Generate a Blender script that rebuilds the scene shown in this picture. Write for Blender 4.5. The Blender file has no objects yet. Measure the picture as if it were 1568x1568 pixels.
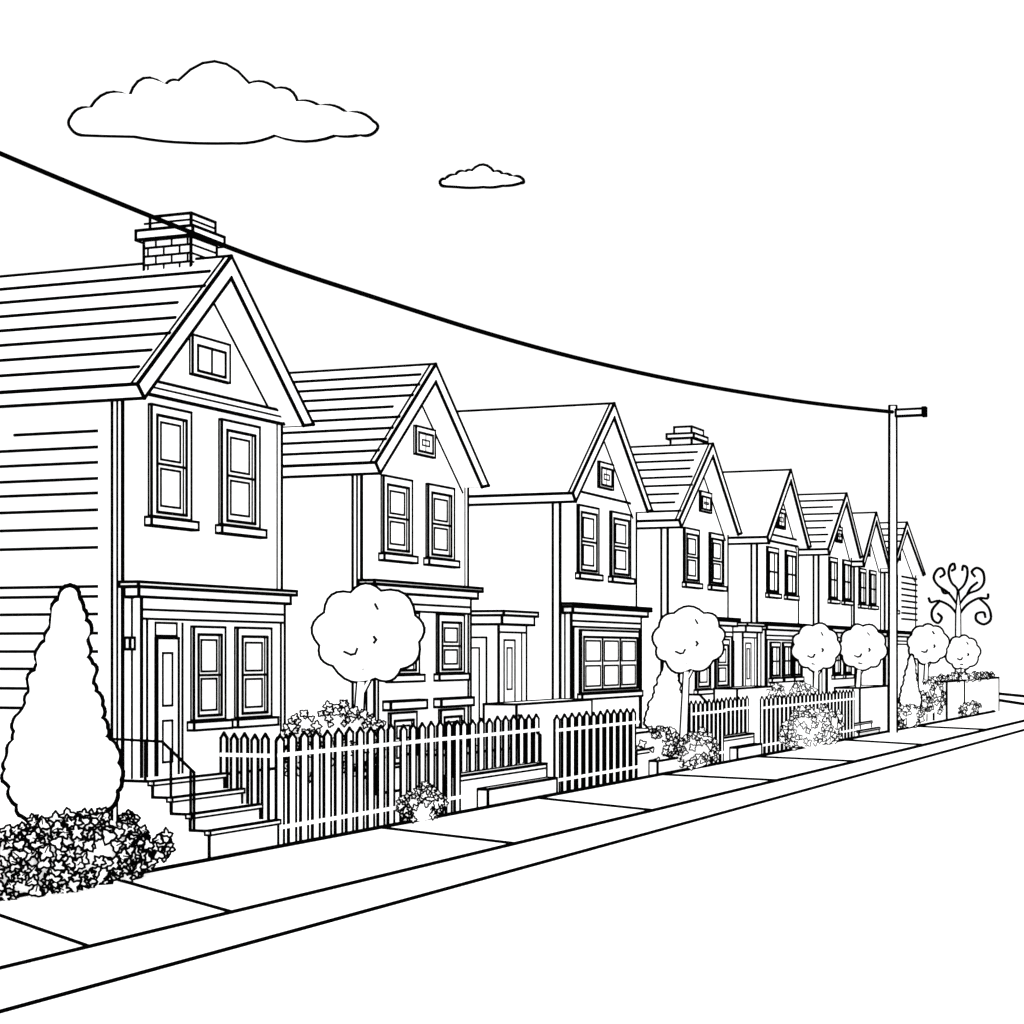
import bpy, math, random
from mathutils import Vector, Matrix
random.seed(7)
sc=bpy.context.scene
TH=math.atan(1216/2950); CT,ST=math.cos(TH),math.sin(TH)
EYE=Vector((0,0,2.6)); F=Vector((-ST,CT,0)); R=Vector((CT,ST,0))
WS=1.28   # overall pen width
# ---------- materials
def mat(name,col,rough=1.0,noise=0.0,glow=0.0):
    m=bpy.data.materials.new(name); m.use_nodes=True
    nt=m.node_tree; nt.nodes.clear()
    o=nt.nodes.new('ShaderNodeOutputMaterial'); d=nt.nodes.new('ShaderNodeBsdfDiffuse')
    d.inputs['Roughness'].default_value=rough
    if noise:
        n=nt.nodes.new('ShaderNodeTexNoise'); n.inputs['Scale'].default_value=3
        r=nt.nodes.new('ShaderNodeValToRGB')
        r.color_ramp.elements[0].color=[c*(1-noise) for c in col[:3]]+[1]
        r.color_ramp.elements[1].color=list(col)
        nt.links.new(n.outputs['Fac'],r.inputs['Fac']); nt.links.new(r.outputs['Color'],d.inputs['Color'])
    else: d.inputs['Color'].default_value=col
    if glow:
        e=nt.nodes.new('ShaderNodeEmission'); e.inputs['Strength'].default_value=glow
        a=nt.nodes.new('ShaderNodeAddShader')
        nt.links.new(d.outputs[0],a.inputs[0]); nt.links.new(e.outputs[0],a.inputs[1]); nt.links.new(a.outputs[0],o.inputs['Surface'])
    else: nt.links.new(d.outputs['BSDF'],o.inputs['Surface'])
    return m
WHITE=mat('white_paper_glow',(.85,.85,.85,1),noise=.03,glow=.5)  # constant emission added to every white surface to wash out shading
INK=mat('black_ink',(.001,.001,.001,1))
# ---------- mesh part collector
class Part:
    def __init__(s,name,parent=None):
        s.n=name; s.p=parent; s.v=[]; s.f=[]; s.m=[]
    def face(s,pts,m=0):
        i=len(s.v); s.v+= [tuple(p) for p in pts]; s.f.append(tuple(range(i,i+len(pts)))); s.m.append(m)
    def seg(s,a,b,w):
        a=Vector(a); b=Vector(b); d=b-a
        if d.length<1e-6: return
        d.normalize()
        u=d.cross(Vector((0,0,1)))
        if u.length<.05: u=d.cross(Vector((1,0,0)))
        u.normalize(); v=d.cross(u)
        def rad(p):
            dd=max(8,(p-EYE).dot(F)); return dd/2950*w*WS*.5*(.72+.28*min(1,25/dd))
        ra,rb=rad(a),rad(b); a=a-d*ra*.6; b=b+d*rb*.6
        i=len(s.v); N=6
        for p,r in ((a,ra),(b,rb)):
            for k in range(N):
                t=2*math.pi*k/N; s.v.append(tuple(p+u*(r*math.cos(t))+v*(r*math.sin(t))))
        for k in range(N):
            s.f.append((i+k,i+(k+1)%N,i+N+(k+1)%N,i+N+k)); s.m.append(1)
        s.f.append(tuple(i+k for k in range(N))[::-1]); s.m.append(1)
        s.f.append(tuple(i+N+k for k in range(N))); s.m.append(1)
    def line(s,pts,w=4.6,closed=False):
        for k in range(len(pts)-1): s.seg(pts[k],pts[k+1],w)
        if closed: s.seg(pts[-1],pts[0],w)
    # b = distance of plane to the left of the camera line (x=-b)
    def rect(s,b,y0,y1,z0,z1,w=4.6):
        x=-b; s.line([(x,y0,z0),(x,y1,z0),(x,y1,z1),(x,y0,z1)],w,True)
    def box(s,b0,b1,y0,y1,z0,z1,w=4.6,skip=()):
        xa,xb=-max(b0,b1),-min(b0,b1)
        c=[(x,y,z) for z in (z0,z1) for x,y in ((xa,y0),(xb,y0),(xb,y1),(xa,y1))]
        for q in ((0,3,2,1),(4,5,6,7),(0,1,5,4),(1,2,6,5),(2,3,7,6),(3,0,4,7)): s.face([c[k] for k in q])
        if w:
            E={'bot':((0,1),(1,2),(2,3),(3,0)),'top':((4,5),(5,6),(6,7),(7,4)),'ver':((0,4),(1,5),(2,6),(3,7))}
            for k,es in E.items():
                if k in skip: continue
                for a,b in es: s.seg(c[a],c[b],w)
    def done(s):
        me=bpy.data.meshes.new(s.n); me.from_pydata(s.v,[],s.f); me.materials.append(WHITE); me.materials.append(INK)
        me.polygons.foreach_set('material_index',s.m); me.update()
        o=bpy.data.objects.new(s.n,me); sc.collection.objects.link(o)
        if s.p is not None:
            o.parent=s.p; o.matrix_parent_inverse=Matrix.Translation(-s.p.location)
        return o
def root(name,loc=(0,0,0)):
    e=bpy.data.objects.new(name,None); e.location=loc; e.empty_display_size=.5; sc.collection.objects.link(e); return e

# ---------- ground, road, pavement
g=Part('ground'); g.face([(-1500,-600,-.154),(1500,-600,-.154),(1500,2500,-.154),(-1500,2500,-.154)]); g.done()
g=Part('road'); g.face([(-9.2,-200,-.15),(3.5,-200,-.15),(3.5,400,-.15),(-9.2,400,-.15)]); g.done()
g=Part('lawn'); g.box(12.74,60,-60,91,-.15,-.004,0); g.done()
g=Part('sidewalk')
g.box(9.93,12.72,-60,400,-.149,0,0)
def corner(cx,cy,r,n=8):
    return [(cx+r*math.cos(t*math.pi/2/n),cy+r*math.sin(t*math.pi/2/n),.02) for t in range(n+1)]
g.line([(-12.66,float(k),.022) for k in range(4,87,2)]+corner(-14.94,86,2.28)+[(-24,88.3,.02)],5.6)
for a,b in ((14.3,16.2),(16.74,18.75),(24.2,25.67),(30.18,31.96),(38.2,39.1),(45.6,46.7),(54.5,56.6),(66,68)):
    g.seg((-9.93,a,.01),(-12.72,b,.01),5)
g.line([(-24,140,0),(-18.2,126,0),(-15.7,119.2,0),(-11,110,0)],5); g.line([(-22,121,0),(-15.7,108.7,0),(-13.3,100.8,0),(-10.2,93,0)],5)
g.done()
g=Part('kerb')
g.face([(-9.93,-60,0),(-9.23,-60,-.149),(-9.23,400,-.149),(-9.93,400,0)])
for k in range(4,130,2):
    g.seg((-9.93,k,0.01),(-9.93,k+2,0.01),5.4); g.seg((-9.23,k,-.14),(-9.23,k+2,-.14),5.4)
g.done()

# ---------- houses
BF=14.2; BR=13.85
def window(h,b,y0,y1,z0,z1,kind='sash',w=4.2,sill=True,name='window'):
    p=Part(name,h); w*=.92
    W=y1-y0
    p.box(b,b-.05,y0,y1,z0,z1,w)
    fr=min(.13*W,.14)
    iy0,iy1,iz0,iz1=y0+fr,y1-fr,z0+.06,z1-fr
    p.rect(b-.052,iy0,iy1,iz0,iz1,w*1.15)
    far=y0>50
    if kind=='sash':
        zm=(iz0+iz1)/2
        p.seg((-b+.052,iy0,zm),(-b+.052,iy1,zm),w)
        if not far:
            e=.09*W
            p.rect(b-.053,iy0+e,iy1-e*1.8,zm+e*.7,iz1-e,w*.85); p.rect(b-.053,iy0+e,iy1-e*1.8,iz0+e,zm-e*.7,w*.85)
            if y0<35: p.seg((-b+.053,iy1-e*.9,iz0),(-b+.053,iy1-e*.9,iz1),w*.7)
        else:
            p.seg((-b+.052,(iy0+iy1)/2+.1,iz0),(-b+.052,(iy0+iy1)/2+.1,iz1),w*1.0)
    elif kind=='cross':
        p.seg((-b+.052,(iy0+iy1)/2,iz0),(-b+.052,(iy0+iy1)/2,iz1),w)
    elif kind=='small':
        e=.18*W
        p.rect(b-.053,iy0+e,iy1-e,iz0+e*.8,iz1-e*.8,w*.7)
        p.seg((-b+.052,(iy0+iy1)/2,iz0),(-b+.052,(iy0+iy1)/2,iz1),w*.5)
    elif kind=='triple':
        for k in (1,2):
            yy=iy0+(iy1-iy0)*k/3; p.seg((-b+.052,yy,iz0),(-b+.052,yy,iz1),w*1.1)
        for k in range(3):
            a=iy0+(iy1-iy0)*k/3+.13; c=iy0+(iy1-iy0)*(k+1)/3-.13; zm=(iz0+iz1)/2
            p.rect(b-.053,a,c,iz0+.08,zm-.05,w*.8); p.rect(b-.053,a,c,zm+.05,iz1-.08,w*.8)
    if sill:
        p.box(b,b-.11,y0-.09,y1+.09,z0-.13,z0-.02,w)
    p.done()
def cornice(h,y0,y1,z,wy0,wy1,zb,w=4.4):
    p=Part('shop_front_bay',h)
    p.box(BF,14.05,wy0,wy1,zb,z-.16,w)
    p.box(BF-.01,13.9,y0,y1,z-.06,z,w)
    p.box(BF-.02,13.96,y0+.1,y1-.08,z-.19,z-.062,w)
    for q in (.3,.42):
        p.seg((-14.048,wy0,z-q-.05),(-14.048,wy1,z-q-.05),w*.8)
    p.seg((-14.048,wy0+.12,z-.47),(-14.048,wy0+.12,zb),w*.9); p.seg((-14.048,wy1-.12,z-.47),(-14.048,wy1-.12,zb),w*.9)
    p.done()
def house(yl,ym,yr,ze,zp,up=None,gab=None,shingle=0,L=11.0,band=False,w=4.6,wr=.15,siding=False):
    y0=yl+.19; y1=yr-wr
    h=root('wooden_house',(-BF-L/2,(y0+y1)/2,0))
    p=Part('walls',h)
    xf,xb=-BF,-BF-L
    def zr(y): # roof underside
        return (ze+(zp-ze)*((y-yl)/(ym-yl) if y<ym else (yr-y)/(yr-ym)))-.27
    zw0,zw1=zr(y0)+.12,zr(y1)+.12
    p.face([(xf,y0,-.1),(xf,y1,-.1),(xf,y1,zw1),(xf,ym,zp-.2),(xf,y0,zw0)])
    p.face([(xb,y0,-.1),(xb,y1,-.1),(xb,y1,zw1),(xb,ym,zp-.2),(xb,y0,zw0)])
    p.face([(xf,y0,-.1),(xf,y0,zw0),(xb,y0,zw0),(xb,y0,-.1)]); p.face([(xf,y1,-.1),(xf,y1,zw1),(xb,y1,zw1),(xb,y1,-.1)])
    p.seg((xf,y0,0),(xf,y0,zw0),w); p.seg((xf,y1,0),(xf,y1,zw1),w)
    cb=.16
    p.seg((xf-cb,y0,0),(xf-cb,y0,zw0),w*.9)
    if yl<30: p.seg((xf-cb*.5,y0,0),(xf-cb*.5,y0,zw0),w*.7)
    if yl<30: p.seg((xf,y1-.14,3.4),(xf,y1-.14,zw1),w*.6)
    d=.2
    p.line([(xf,y0+.5,zr(y0+.5)-d),(xf,ym,zp-.27-d-.05),(xf,y1-.25,zr(y1-.25)-d)],w*.85)
    if band:
        p.box(BF,BF-.04,y0+.25,y1,ze-.02,ze+.17,w*.9)
        if yl<30: p.seg((xf+.042,y0+.25,ze+.08),(xf+.042,y1,ze+.08),w*.6)
    if siding:
        for z,a in ((5.5,1.6),(5.29,2),(5.09,2),(4.88,2.1),(4.69,2),(4.47,2),(4.23,1.9),(3.98,1.6),(3.47,3),(3.34,3),(3.11,3),(2.86,2.6),(2.62,2.1),(2.39,2),(2.13,2),(1.87,1.9)):
            p.seg((-14.59,y0-.004,z),(-14.45-a*(.9 if z>5.4 else 1.3),y0-.004,z),w*.9)
    p.done()
    r=Part('roof',h); xo=-BR; T=.3
    prof=[(yl,ze),(ym,zp),(yr,ze),(yr-.3,ze-.05),(ym,zp-T),(yl+.16,ze-.16)]
    def P(k,x): return (x,prof[k][0],prof[k][1])
    xb2=xb-.3
    for a,b in ((0,1),(1,2),(2,3),(3,4),(4,5),(5,0)):
        r.face([P(a,xo),P(b,xo),P(b,xb2),P(a,xb2)])
    for x in (xo,xb2):
        r.face([P(0,x),P(1,x),P(4,x),P(5,x)]); r.face([P(1,x),P(2,x),P(3,x),P(4,x)])
    r.line([P(k,xo) for k in range(6)],w*1.08,True)
    if yl<50:
        r.line([(xo-.1,yl+.02,ze+.02),(xo-.1,ym,zp+.005)],w*.7)
    for k in (0,1,2,5): r.seg(P(k,xo),P(k,xb2),w*1.08)
    if shingle:
        for k in range(1,shingle):
            t=k/shingle
            y=yl+(ym-yl)*t; z=ze+(zp-ze)*t+.008
            st=random.choice((.05,.15,.3)); r.seg((xo-.02-st,y-.006,z),(xb2+random.choice((0,.6)),y-.006,z),w*1.0)
    r.done()
    if up:
        for a,c in up['y']: window(h,BF,a,c,up['z'][0],up['z'][1],'sash',w*.88)
    if gab: window(h,BF,*gab,'cross' if yl<25 else 'small',w*.8,sill=False,name='gable_window')
    return h,y0,y1
def chimney(h,b0,b1,y0,y1,z0,z1,w,brick,ht=1.0):
    p=Part('chimney',h)
    p.box(b0,b1,y0,y1,z0,z1,w)
    e=.08
    p.box(b0-e,b1+e,y0-e,y1+e,z1,z1+.13*ht,w)
    p.box(b0+.01,b1-.09,y0+.02,y1-.02,z1+.13*ht,z1+.33*ht,w)
    if brick:
        p.seg((-b1,y0+.02,z1+.24),(-b0-.01,y0+.02,z1+.24),w*.7)
        p.seg((-b0-.01,y0+.02,z1+.24),(-b0-.01,y1-.02,z1+.24),w*.7)
        z=z1-.11; k=0
        while z>z0:
            p.seg((-b0,y0,z),(-b1,y0,z),w*.8); p.seg((-b0,y0,z),(-b0,y1,z),w*.7)
            for q in range(4):
                x=-b0-(q+.5*(k%2)+.2)*.26
                if x>-b1: p.seg((x,y0,z),(x,y0,z+.11),w*.7)
            z-=.12; k+=1
    p.done()
def door(h,b,y0,y1,z0,z1,w):
    p=Part('door',h); p.box(b,b-.03,y0,y1,z0,z1,w)
    W=y1-y0
    p.rect(b-.032,y0+.25*W,y1-.3*W,z0+.95,z1-.2,w*.8); p.rect(b-.032,y0+.25*W,y1-.3*W,z0+.2,z0+.75,w*.8)
    p.rect(b-.001,y0,y1,z1+.03,z1+.2,w*.8)
    p.seg((-b+.002,y1+.14,z0),(-b+.002,y1+.14,z1+.2),w*.9); p.done()

h1,a,c=house(21.0,23.33,25.73,6.05,8.13,dict(y=((21.79,22.77),(23.58,24.64)),z=(4.42,5.9)),(22.81,23.8,6.44,6.98),8,band=True,w=4.7,wr=.35,siding=True)
cornice(h1,21.1,25.3,3.52,21.4,25.2,.9)
window(h1,14.05,22.6,23.42,1.68,2.96,w=4.1); window(h1,14.05,23.76,24.72,1.68,2.96,w=4.1)
door(h1,14.05,21.72,22.24,.95,2.8,4.2)
chimney(h1,14.42,15.19,23.2,23.88,7.6,8.43,4.3,True)
p=Part('wall_lamp',h1); p.box(14.2,14.12,21.24,21.34,2.65,2.8,4); p.done()
h2,a,c=house(27.84,30.15,32.47,5.67,7.57,dict(y=((28.74,29.84),(30.5,31.6)),z=(4.27,5.55)),(30.0,30.78,6.03,6.51),9,w=4.4)
cornice(h2,27.9,32.3,3.78,28.2,32.1,.3)
window(h2,14.05,28.7,29.8,2.25,3.28,w=4.0); window(h2,14.05,30.6,31.7,2.25,3.28,w=4.0)
window(h2,14.05,28.7,29.7,.7,1.6,w=4,sill=False,name='basement_window'); window(h2,14.05,30.7,31.7,.7,1.6,w=4,sill=False,name='basement_window')
p=Part('basement_window_head',h2); p.box(14.05,13.9,28.5,29.9,1.66,1.8,4.2); p.box(14.05,13.9,30.5,31.9,1.66,1.8,4.2); p.done()
h3,a,c=house(36.86,39.4,42.0,5.87,8.0,dict(y=((38.02,39.24),(40.08,41.36)),z=(4.3,5.72)),(39.3,40.2,6.2,6.75),0,band=False,w=4.4,wr=.1)
p=Part('gable_band',h3); p.seg((-14.2,37.9,6.02),(-14.2,41.6,6.0),4); p.done()
cornice(h3,37.05,42.1,3.62,37.3,41.8,.9)
window(h3,14.05,37.75,41.5,1.76,3.08,'triple',4.0)
h4,a,c=house(44.09,46.9,49.56,5.78,7.88,dict(y=((45.5,46.7),(47.7,48.9)),z=(4.36,5.69)),(46.85,47.8,6.2,6.7),9,w=4.1,wr=.1)
cornice(h4,44.9,49.6,3.5,45.2,49.4,.9,3.8)
window(h4,14.05,46.0,47.2,1.7,2.95,w=3.4); window(h4,14.05,47.7,48.9,1.7,2.95,w=3.4)
chimney(h4,14.42,14.98,46.95,48.0,7.6,8.06,3.6,False,.9)
h5,a,c=house(52.24,54.85,57.28,5.83,7.92,dict(y=((53.4,54.6),(55.5,56.7)),z=(4.32,5.62)),(54.5,55.4,6.24,6.8),0,w=4.0,band=True)
cornice(h5,52.5,57.2,3.45,52.8,57.0,.9,3.8)
window(h5,14.05,53.2,54.2,1.9,2.9,w=3.2); window(h5,14.05,54.6,55.5,1.9,2.9,w=3.2); window(h5,14.05,55.8,56.7,1.9,2.9,w=3.2)
h6,a,c=house(59.6,62.2,64.6,5.86,7.8,dict(y=((61.1,62.2),(63.1,64.2)),z=(4.34,5.68)),(62.1,62.9,6.24,6.73),8,w=3.8)
cornice(h6,59.9,64.6,3.45,60.2,64.4,.9,3.4)
window(h6,14.05,61,62,1.9,2.9,w=3.2); window(h6,14.05,62.6,63.6,1.9,2.9,w=3.2)
h7,a,c=house(64.75,66.9,69.4,5.7,7.49,dict(y=((65.6,66.6),(67.3,68.3)),z=(4.28,5.5)),(66.5,67.3,6.0,6.5),0,w=3.6)
cornice(h7,65,69.3,3.4,65.2,69.1,.9,3.4)
h8,a,c=house(69.9,72.5,76.15,5.7,7.5,dict(y=((71.0,72.2),),z=(4.2,5.5)),(72.0,72.8,6.1,6.5),7,w=3.6)
p=Part('front_siding',h8)
for k in range(8): p.seg((-14.19,73.2,3.9+.23*k),(-14.19,76.3-.1*(k%2),3.9+.23*k),3.4)
p.done()
cornice(h8,70,76,3.4,70.2,75.8,.9,3.4)

def annex(h,b,y0,y1,z,w):
    p=Part('entrance_porch',h)
    p.box(b,17,y0,y1,-.05,z-.25,w); p.box(b-.12,17,y0-.12,y1+.12,z-.25,z-.08,w); p.box(b-.18,17,y0-.18,y1+.18,z-.08,z,w)
    m=(y0+y1)/2
    p.rect(b-.002,y0+.25,m+.1,.95,z-.55,w*.8); p.rect(b-.003,y0+.4,m-.05,1.9,z-.7,w*.7)
    p.seg((-b,y1-.25,0),(-b,y1-.25,z-.4),w*.8)
    p.seg((-b,y0,z-.4),(-b,y1,z-.4),w*.8)
    p.line([(-b-.25,y0,1),(-b-.25,y0,z-.5),(-b-.9,y0,z-.5),(-b-.9,y0,1)],w*.8); p.line([(-b-.4,y0,1),(-b-.4,y0,z-.7),(-b-.75,y0,z-.7),(-b-.75,y0,1)],w*.7)
    p.done()
annex(h2,14.25,33.9,35.3,3.4,4.1)
annex(h4,14.1,50.6,52.0,3.42,3.4)

# ---------- steps
def steps(y0,y1,tops,b_front,run,w,back=14.04,rail=None,name='entrance_steps'):
    h=root(name,(-b_front,(y0+y1)/2,0))
    p=Part('treads',h); n=len(tops)
    for k,z in enumerate(tops):   # from street up
        bb=b_front+run*k; be=b_front+run*(k+1) if k<n-1 else back
        p.box(bb,be,y0,y1,-.1,z,0)
        zb=0 if k==0 else tops[k-1]
        p.line([(-bb,y0,zb),(-bb,y0,z),(-bb,y1,z),(-bb,y1,zb)],w)
        p.line([(-bb,y0,z),(-be,y0,z)],w)
        p.box(bb-.03,bb+.05,y0-.02,y1+.02,z-.05,z+.003,w*.7)
    p.done()
    if rail:
        p=Part('hand_rail',h)
        for s in rail: p.line(s,w*.9)
        p.done()
    return h
Y=20.86
steps(Y,22.6,(.37,.57,.77,.97),12.7,.277,4.2,rail=[
 [(-14.15,Y,1.5),(-13.39,Y,1.48),(-12.92,Y,1.1),(-12.92,Y,.38)],
 [(-13.26,Y,1.38),(-13.26,Y,.6)],[(-13.64,Y,1.48),(-13.64,Y,.97)],[(-12.97,Y,1.12),(-12.97,Y,.5)]])
def lowsteps(y0,y1,w):
    h=root('entrance_steps',(-12.9,(y0+y1)/2,0)); p=Part('treads',h)
    p.box(12.7,12.9,y0+.8,y1,-.1,.31,w); p.box(12.9,13.15,y0,y1,-.1,.57,w); p.box(13.15,14.0,y0+.3,y1,-.1,.9,w)
    p.seg((-12.9,y0,.49),(-12.9,y1,.49),w*.7); p.done()
    return h
hs=lowsteps(28.95,32.95,4.2)
p=Part('hand_rail',hs); p.line([(-13.7,32.7,1.5),(-13.4,32.7,1.5),(-12.92,32.7,1.1),(-12.92,32.7,.57)],4.2); p.done()
lowsteps(38.1,41.0,3.8)
hs=lowsteps(44.3,47.3,3.6)
p=Part('hand_rail',hs); p.line([(-13.9,44.6,1.6),(-13.5,44.6,1.6),(-12.92,44.6,1.0),(-12.92,44.6,.57)],3.8); p.done()
steps(59.0,62,(.2,.4,.6,.8),12.75,.25,3.2,back=13.9)
def gwall(b0,b1,y0,y1,z,w,cap=True):
    p=Part('garden_wall'); p.box(b0,b1,y0,y1,-.05,z,w)
    if cap: p.box(b0-.04,b1+.04,y0-.04,y1+.04,z,z+.06,w)
    p.done()
gwall(13.35,14.0,32.6,36.6,1.66,3.9,cap=False)
gwall(13.3,13.9,47.2,50.6,1.7,3.5,cap=False)
gwall(13.0,13.8,60.3,64.6,1.5,3.6,cap=False)
gwall(12.8,13.3,75,79,1.5,3.6,cap=False); gwall(12.8,13.3,79.1,88.5,1.5,3.6,cap=False)

# ---------- picket fence
def fence(secs):
    h=root('picket_fence',(-12.75,secs[0][0],0))
    p=Part('pickets',h); q=Part('rails',h)
    for (y0,y1,zb,zt,b,w,pitch,*ret) in secs:
        L=y1-y0; n=max(1,round(L/pitch)); pt=L/n; wd=pt*.6
        for k in range(n):
            y=k*pt; m=y+wd/2; z0=zb+.02+random.uniform(0,.02); z1=zt+random.uniform(-.015,.02)
            pr=[(y,z0),(y,z1-.07),(m,z1),(y+wd,z1-.07),(y+wd,z0)]
            if ret: Q=lambda a,c,t=0:(-b-L+a,y0+t,c)     # runs back from the street
            else: Q=lambda a,c,t=0:(-b-t,y0+a,c)
            for t in (0,.02): p.face([Q(a,c,t) for a,c in pr])
            for i in range(5):
                a,c=pr[i],pr[(i+1)%5]; p.face([Q(*a),Q(*c),Q(*c,.02),Q(*a,.02)])
            p.line([Q(a,c) for a,c in pr],w,False)
        if not ret:
            for zz in ((zb+.26,zt-.27) if zb<.2 else (zt-.27,)):
                q.box(b-.045,b-.02,y0,y1,zz-.025,zz+.025,0)
        else: q.box(b,b+L,y0-.035,y0-.01,zt-.3,zt-.25,0)
    p.done(); q.done()
fence([(22.64,23.44,.2,1.5,12.8,4.2,.16,1),(22.66,26.4,0,1.5,12.76,4.2,.34),(26.5,28.85,0,1.5,12.76,4.1,.35)])
fence([(28.95,32.95,.6,1.47,13.0,4.0,.38)])
fence([(33.0,37.75,0,1.45,12.76,4.0,.41)])
fence([(41.4,44.2,.0,1.5,12.76,3.1,.36),(44.3,47.3,.6,1.5,13.0,2.9,.4),(47.45,58.5,0,1.48,12.76,2.7,.45)])

# ---------- outlined puffy shapes (crowns, clouds)
def arcs(cusps,n=6):
    A=sum(cusps[i][0]*cusps[(i+1)%len(cusps)][1]-cusps[(i+1)%len(cusps)][0]*cusps[i][1] for i in range(len(cusps)))
    sg=1 if A<0 else -1
    out=[]
    for i,(x,y,s) in enumerate(cusps):
        x2,y2,_=cusps[(i+1)%len(cusps)]; dx,dy=x2-x,y2-y
        for k in range(n):
            t=k/n; bmp=4*t*(1-t)*s*sg
            out.append((x+dx*t-dy*bmp,y+dy*t+dx*bmp))
    return out
def prof(t): return math.sin(t*math.pi/2)
def puff(p,org,pts,depth,w,K=5):
    cx=sum(a for a,_ in pts)/len(pts); cz=sum(c for _,c in pts)/len(pts)
    org=Vector(org)
    def W(a,c,d): return org+R*a+Vector((0,0,c))+F*d
    for sd in (-1,1):
        prev=[W(a,c,0) for a,c in pts]
        for k in range(1,K+1):
            t=k/K; s=1-t; dd=sd*depth*prof(t)
            cur=[W(cx+(a-cx)*s,cz+(c-cz)*s,dd) for a,c in pts]
            for i in range(len(pts)):
                j=(i+1)%len(pts); p.face([prev[i],prev[j],cur[j],cur[i]])
            prev=cur
    p.line([W(a,c,0) for a,c in pts],w,True)
def stem(p,a,b,ra,rb,w):
    a=Vector(a); b=Vector(b); N=8
    ring=lambda c,r:[c+R*(r*math.cos(2*math.pi*k/N))+F*(r*math.sin(2*math.pi*k/N)) for k in range(N)]
    A,B=ring(a,ra),ring(b,rb)
    for k in range(N): p.face([A[k],A[(k+1)%N],B[(k+1)%N],B[k]])
    p.face(A); p.face(B)
    for s in (-1,1): p.seg(a+R*ra*s,b+R*rb*s,w)
def round_tree(b,y,rx,rz,z,w,lean=0,seed=0):
    rnd=random.Random(seed); h=root('round_tree',(-b,y,0)); o=(-b,y,0)
    t=Part('trunk',h); O=Vector(o)
    stem(t,O+R*(lean-.05),O+R*(lean*.6)+Vector((0,0,z-rz*.98)),.09,.06,w*.85)
    stem(t,O+R*(lean*.6)+Vector((0,0,z-rz*1.25)),O+R*(lean*.6+.14)+Vector((0,0,z-rz*.9)),.035,.03,w*.85)
    t.done()
    n=9; c=[]
    a0=rnd.random()
    for k in range(n):
        an=-2*math.pi*(k+a0+rnd.uniform(-.2,.2))/n
        c.append((rx*.91*math.cos(an),z+rz*.91*math.sin(an),.25+rnd.uniform(-.03,.05)))
    p=Part('crown',h); D=rx*.7; puff(p,o,arcs(c),D,w)
    def mark(l,ww=w*.7):
        q=[]
        for a,cc in l:
            r=min(.98,math.hypot(a/rx,cc/rz)/.93); q.append(O+R*a+Vector((0,0,z+cc))-F*(D*prof(1-r)+.015))
        p.line(q,ww)
    mark([(-.4*rx,-.36*rz),(-.28*rx,-.42*rz),(-.2*rx,-.4*rz),(-.16*rx,-.3*rz)])
    mark([(.14*rx,.6*rz),(.19*rx,.5*rz)]); mark([(.14*rx,-.06*rz),(.18*rx,-.12*rz),(.14*rx,-.18*rz)]); mark([(-.2*rx,-.68*rz),(-.08*rx,-.7*rz)])
    p.done()
round_tree(13.3,26.5,.86,.75,2.89,4.6,lean=-.2,seed=3)
round_tree(12.95,41.95,.83,.74,2.9,4.3,lean=-.1,seed=4)
round_tree(13.3,55.7,.72,.7,2.77,4.0,seed=5)
round_tree(13.3,62.1,.79,.75,2.79,4.0,lean=-.2,seed=6)
round_tree(13.3,73.8,.8,.76,2.95,4.0,lean=-.1,seed=8)
round_tree(13.3,81.8,.73,.71,2.62,3.8,seed=9)
CON=[(12,104),(-4,84),(-14,60),(-17,45),(-22,35),(-24,20),(-35,10),(-37,-15),(-41,-26),(-52,-46),(-51,-60),(-56,-76),(-68,-95),(-75,-106),(-73,-120),(-75,-135),(-84,-152),(-88,-166),(-86,-180),(-91,-196),(-80,-207),(-79,-224),(-68,-234),(-66,-248),(-50,-260),(58,-255),(70,-240),(82,-228),(84,-212),(90,-195),(86,-170),(84,-146),(74,-136),(66,-130),(69,-115),(61,-100),(61,-80),(51,-58),(47,-46),(51,-30),(46,-16),(37,-4),(41,12),(38,28),(44,38),(34,52),(32,68),(25,86)]
def conifer(b,y,sx,sz,z0,w):
    h=root('conifer_tree',(-b,y,0)); p=Part('crown',h); rnd=random.Random(5)
    c=[(a*sx,z0+d*sz,rnd.choice((.1,.18,.24,-.06))) for i,(a,d) in enumerate(CON)]
    puff(p,(-b,y,0),arcs(c,4),70*sx,w)
    p.done(); t=Part('trunk',h); stem(t,(-b,y,-.05),(-b,y,z0-200*sz),.1,.08,w); t.done()
conifer(13.3,18.62,.00755,.00755,2.6,6.2)
conifer(13.7,42.7,.0059,.0054,2.0,4.2)
conifer(13.2,69.7,.0043,.0058,1.95,3.8)
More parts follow.
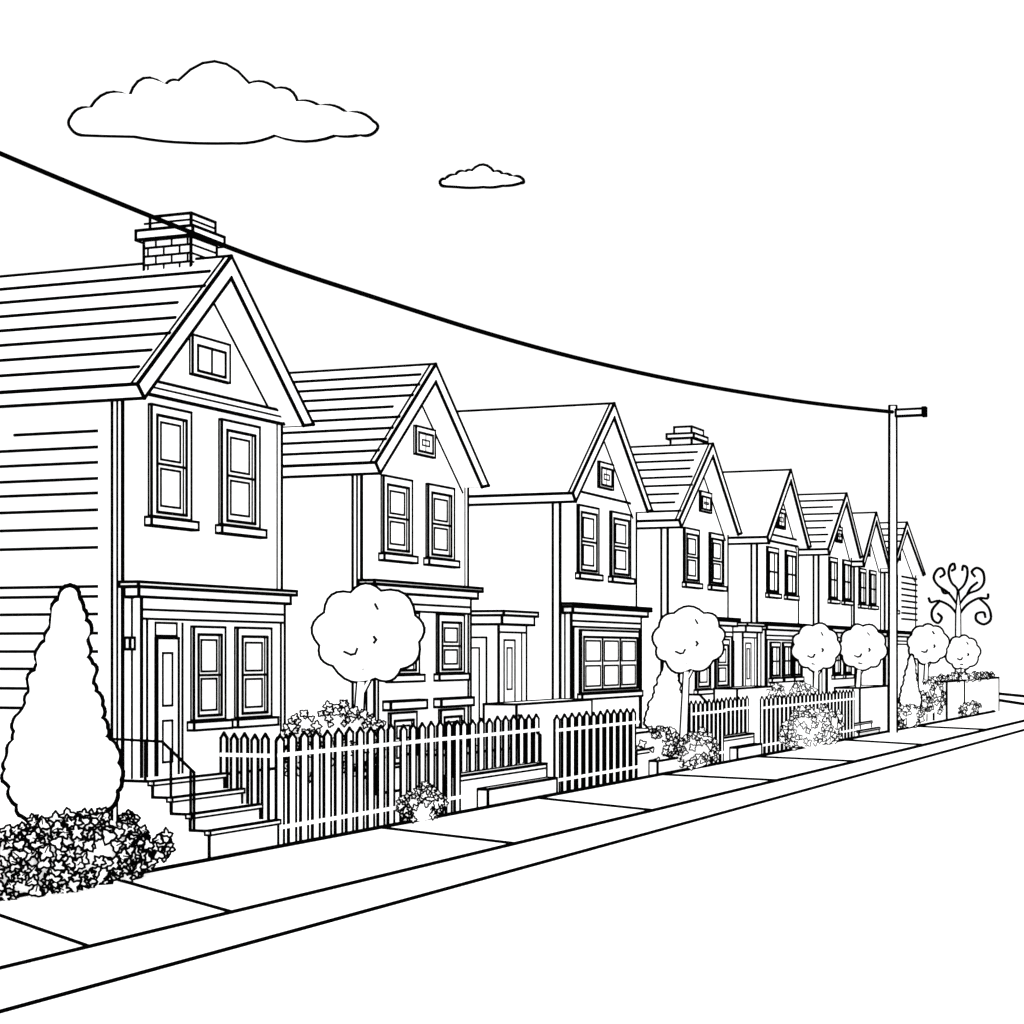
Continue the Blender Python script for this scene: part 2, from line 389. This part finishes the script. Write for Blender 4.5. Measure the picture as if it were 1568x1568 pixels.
# ---------- shrubs of rounded ivy-like leaves
def shrub(b,y,rb,ry,cz,rz,n,size,w,seed):
    rnd=random.Random(seed); p=Part('leafy_shrub')
    N,M=14,8; g=[]
    bump=[[rnd.uniform(.82,.93) for _ in range(N)] for _ in range(M+1)]
    def S(u,v,s): return Vector((-b+rb*s*math.cos(v)*math.cos(u),y+ry*s*math.cos(v)*math.sin(u),max(0.0,cz+rz*s*math.sin(v))))
    for j in range(M+1):
        v=-math.pi/2+math.pi*j/M; g.append([S(2*math.pi*i/N,v,bump[j][i]) for i in range(N)])
    for j in range(M):
        for i in range(N): p.face([g[j][i],g[j][(i+1)%N],g[j+1][(i+1)%N],g[j+1][i]])
    for _ in range(n):
        u=rnd.uniform(-2.2,1.2); v=math.asin(rnd.uniform(-.75,1)); s=rnd.uniform(.9,1.12)
        c=S(u,v,s)
        c.z=max(c.z,size*.4)
        nn=Vector((math.cos(v)*math.cos(u)/rb,math.cos(v)*math.sin(u)/ry,math.sin(v)/rz)).normalized()
        nn=(nn*.8-F*1.1+Vector((rnd.uniform(-.4,.4),rnd.uniform(-.4,.4),rnd.uniform(-.3,.3)))).normalized()
        a=nn.cross(Vector((0,0,1))).normalized(); e=nn.cross(a); ro=rnd.uniform(0,6.28); k=rnd.choice((3,4,5))
        sz=size*rnd.uniform(.6,1.1); pts=[]; T=k*4
        for q in range(T):
            t=2*math.pi*q/T; r=sz*(.74+.24*math.cos(k*t))*rnd.uniform(.94,1.06)
            pts.append(c+a*(r*math.cos(t+ro))+e*(r*math.sin(t+ro)))
        for q in range(T): p.face([c,pts[q],pts[(q+1)%T]])
        p.line(pts,w,True)
        if w>2.5 and rnd.random()<.5:
            p.seg(c-nn*.003,pts[0]*.7+c*.3-nn*.003,w*.7)
    p.done()
shrub(12.72,18.0,.42,1.65,.32,.46,300,.095,2.9,1)
shrub(13.15,25.1,.35,1.4,1.25,.6,130,.085,2.1,2)
shrub(12.6,26.95,.14,.72,.26,.28,60,.075,2.0,3)
shrub(12.95,39.7,.3,1.0,.6,.4,45,.1,2.0,4)
shrub(12.6,41.4,.32,1.1,.42,.42,60,.1,1.8,5)
shrub(12.55,52.3,.3,3.1,.52,.58,120,.12,1.5,6)
shrub(13.3,52.5,.3,2.6,1.45,.28,45,.13,1.5,12)
shrub(12.65,66.5,.3,1.6,.4,.4,35,.13,1.6,7)
shrub(12.95,72.4,.35,1.9,.95,.7,60,.13,1.6,8)
shrub(13.0,81,.3,6.5,1.6,.16,80,.13,1.6,9)
shrub(12.75,80.0,.2,2.5,.3,.25,30,.13,1.6,11)

# ---------- bare curly tree
h=root('bare_tree',(-14,84.9,0)); k=1/35.2
t=Part('trunk',h); O=Vector((-14,84.9,2.6)); stem(t,O+Vector((0,0,-2.6)),O+Vector((0,0,1.9)),.13,.09,3.6)
stem(t,O+Vector((0,0,1.9)),O+Vector((0,0,2.7)),.08,.02,3.6); t.done()
t=Part('branches',h)
BR_=[[(0,60),(0,95),(-9,108),(-13,122),(-10,134),(-4,137),(-2,130),(-6,127)],[(0,95),(9,105),(13,118),(12,130),(6,133),(4,127)],
[(-2,75),(-14,92),(-30,104),(-36,116),(-30,128),(-22,130),(-18,122),(-24,117)],[(2,75),(14,90),(30,97),(38,108),(36,124),(26,130),(18,124),(22,117)],
[(-1,58),(-12,72),(-28,80),(-40,78),(-43,84)],[(-28,80),(-40,66),(-40,52),(-32,46),(-27,54),(-33,60)],[(1,58),(14,74),(32,84),(46,84),(48,90)],[(32,84),(46,70),(49,52),(38,44),(26,50),(26,60),(36,62),(38,55)],
[(14,90),(20,100),(30,108)],[(-14,92),(-22,92),(-26,98)]]
def smooth(P,n=4):
    o=[]
    for i in range(len(P)-1):
        a,b_,c,d=P[max(i-1,0)],P[i],P[i+1],P[min(i+2,len(P)-1)]
        for q in range(n):
            s=q/n; o.append(tuple(.5*(2*b_[m]+(c[m]-a[m])*s+(2*a[m]-5*b_[m]+4*c[m]-d[m])*s*s+(3*b_[m]-a[m]-3*c[m]+d[m])*s**3) for m in (0,1)))
    return o+[P[-1]]
for i,br in enumerate(BR_):
    sd=(-1)**i*.25; t.line([O+R*(a*k)+Vector((0,0,c*k))+F*(sd*j*.06) for j,(a,c) in enumerate(smooth(br))],4.2)
t.done()

# ---------- utility poles and wire
def pole(y,arm=.9):
    h=root('utility_pole',(-12.47,y,0)); p=Part('post',h); stem(p,(-12.47,y,0),(-12.47,y,10.65),.12,.1,5.4)
    p.line([(-12.47-.1*CT,y-.1*ST,10.65),(-12.47+.1*CT,y+.1*ST,10.65)],5.4); p.done()
    p=Part('crossarm',h); p.box(12.36,12.38-arm,y-.06,y+.06,10.32,10.53,4.0); p.box(12.38-arm,12.38-arm-.07,y-.09,y+.09,10.3,10.55,4.6); p.done()
pole(62.86); pole(-19)
wp=[(-19,10.46),(-8,9.3),(0,8.55),(8,8.02),(16.38,7.76),(19.18,7.7),(21.9,7.68),(24.75,7.74),(29.3,7.87),(34,8.09),(40.2,8.49),(48.66,9.16),(55,9.72),(62.8,10.46)]
def cr(P,n=6):
    o=[]
    for i in range(len(P)-1):
        p0=P[max(i-1,0)];p1=P[i];p2=P[i+1];p3=P[min(i+2,len(P)-1)]
        for k in range(n):
            t=k/n; m1=(p2[1]-p0[1])/(p2[0]-p0[0]); m2=(p3[1]-p1[1])/(p3[0]-p1[0]); hh=p2[0]-p1[0]
            o.append((p1[0]+hh*t,(2*t**3-3*t*t+1)*p1[1]+(t**3-2*t*t+t)*hh*m1+(3*t*t-2*t**3)*p2[1]+(t**3-t*t)*hh*m2))
    return o+[P[-1]]
p=Part('power_line'); p.line([(-12.47,a,z) for a,z in cr(wp)],6.0); p.done()

# ---------- clouds
def cloud(cusps,cx,cy,d,depth):
    k=d/2950; lat=(cx-784)*k; o=EYE+R*lat+F*d; o.z=2.6+(1000-cy)*k
    p=Part('cloud'); puff(p,o,[(a*k,c*k) for a,c in arcs([(x-cx,cy-y,s) for x,y,s in cusps])],depth,5.6)
    p.done()
cloud([(128,207,.14),(108,196,.18),(108,180,.2),(138,166,.24),(198,148,.35),(253,131,.2),(273,124,.29),(382,128,.16),(422,136,.24),(456,156,.12),(490,163,.14),(532,174,.16),(572,186,.35),(574,202,.15),(552,206,.06),(515,207,.1),(422,207,.06),(355,219,.01),(280,218,.02),(205,209,0),(160,208,0)],340,180,420,5)
cloud([(680,285,.25),(674,278,.25),(682,275,.2),(697,269,.25),(712,264,.2),(722,262,.3),(757,264,.25),(770,268,.2),(785,272,.2),(801,275,.45),(798,280,.05),(770,284,.05),(740,286,.03),(700,286,0)],738,275,520,2)

# ---------- light
w=bpy.data.worlds.new('World'); sc.world=w; w.use_nodes=True
bg=w.node_tree.nodes['Background']; bg.inputs['Color'].default_value=(1,1,1,1); bg.inputs['Strength'].default_value=1.15
L=bpy.data.lights.new('sun','SUN'); L.energy=.6; L.angle=math.radians(20); lo=bpy.data.objects.new('sun',L); lo.rotation_euler=(math.radians(40),math.radians(30),0); sc.collection.objects.link(lo)
cam=bpy.data.cameras.new('camera'); co=bpy.data.objects.new('camera',cam); sc.collection.objects.link(co)
co.location=EYE; co.rotation_euler=(math.pi/2,0,TH); cam.sensor_width=36; cam.lens=2950/1568*36; cam.shift_y=216/1568; cam.clip_end=5000
sc.camera=co
sc.view_settings.view_transform='Standard'; sc.view_settings.look='None'
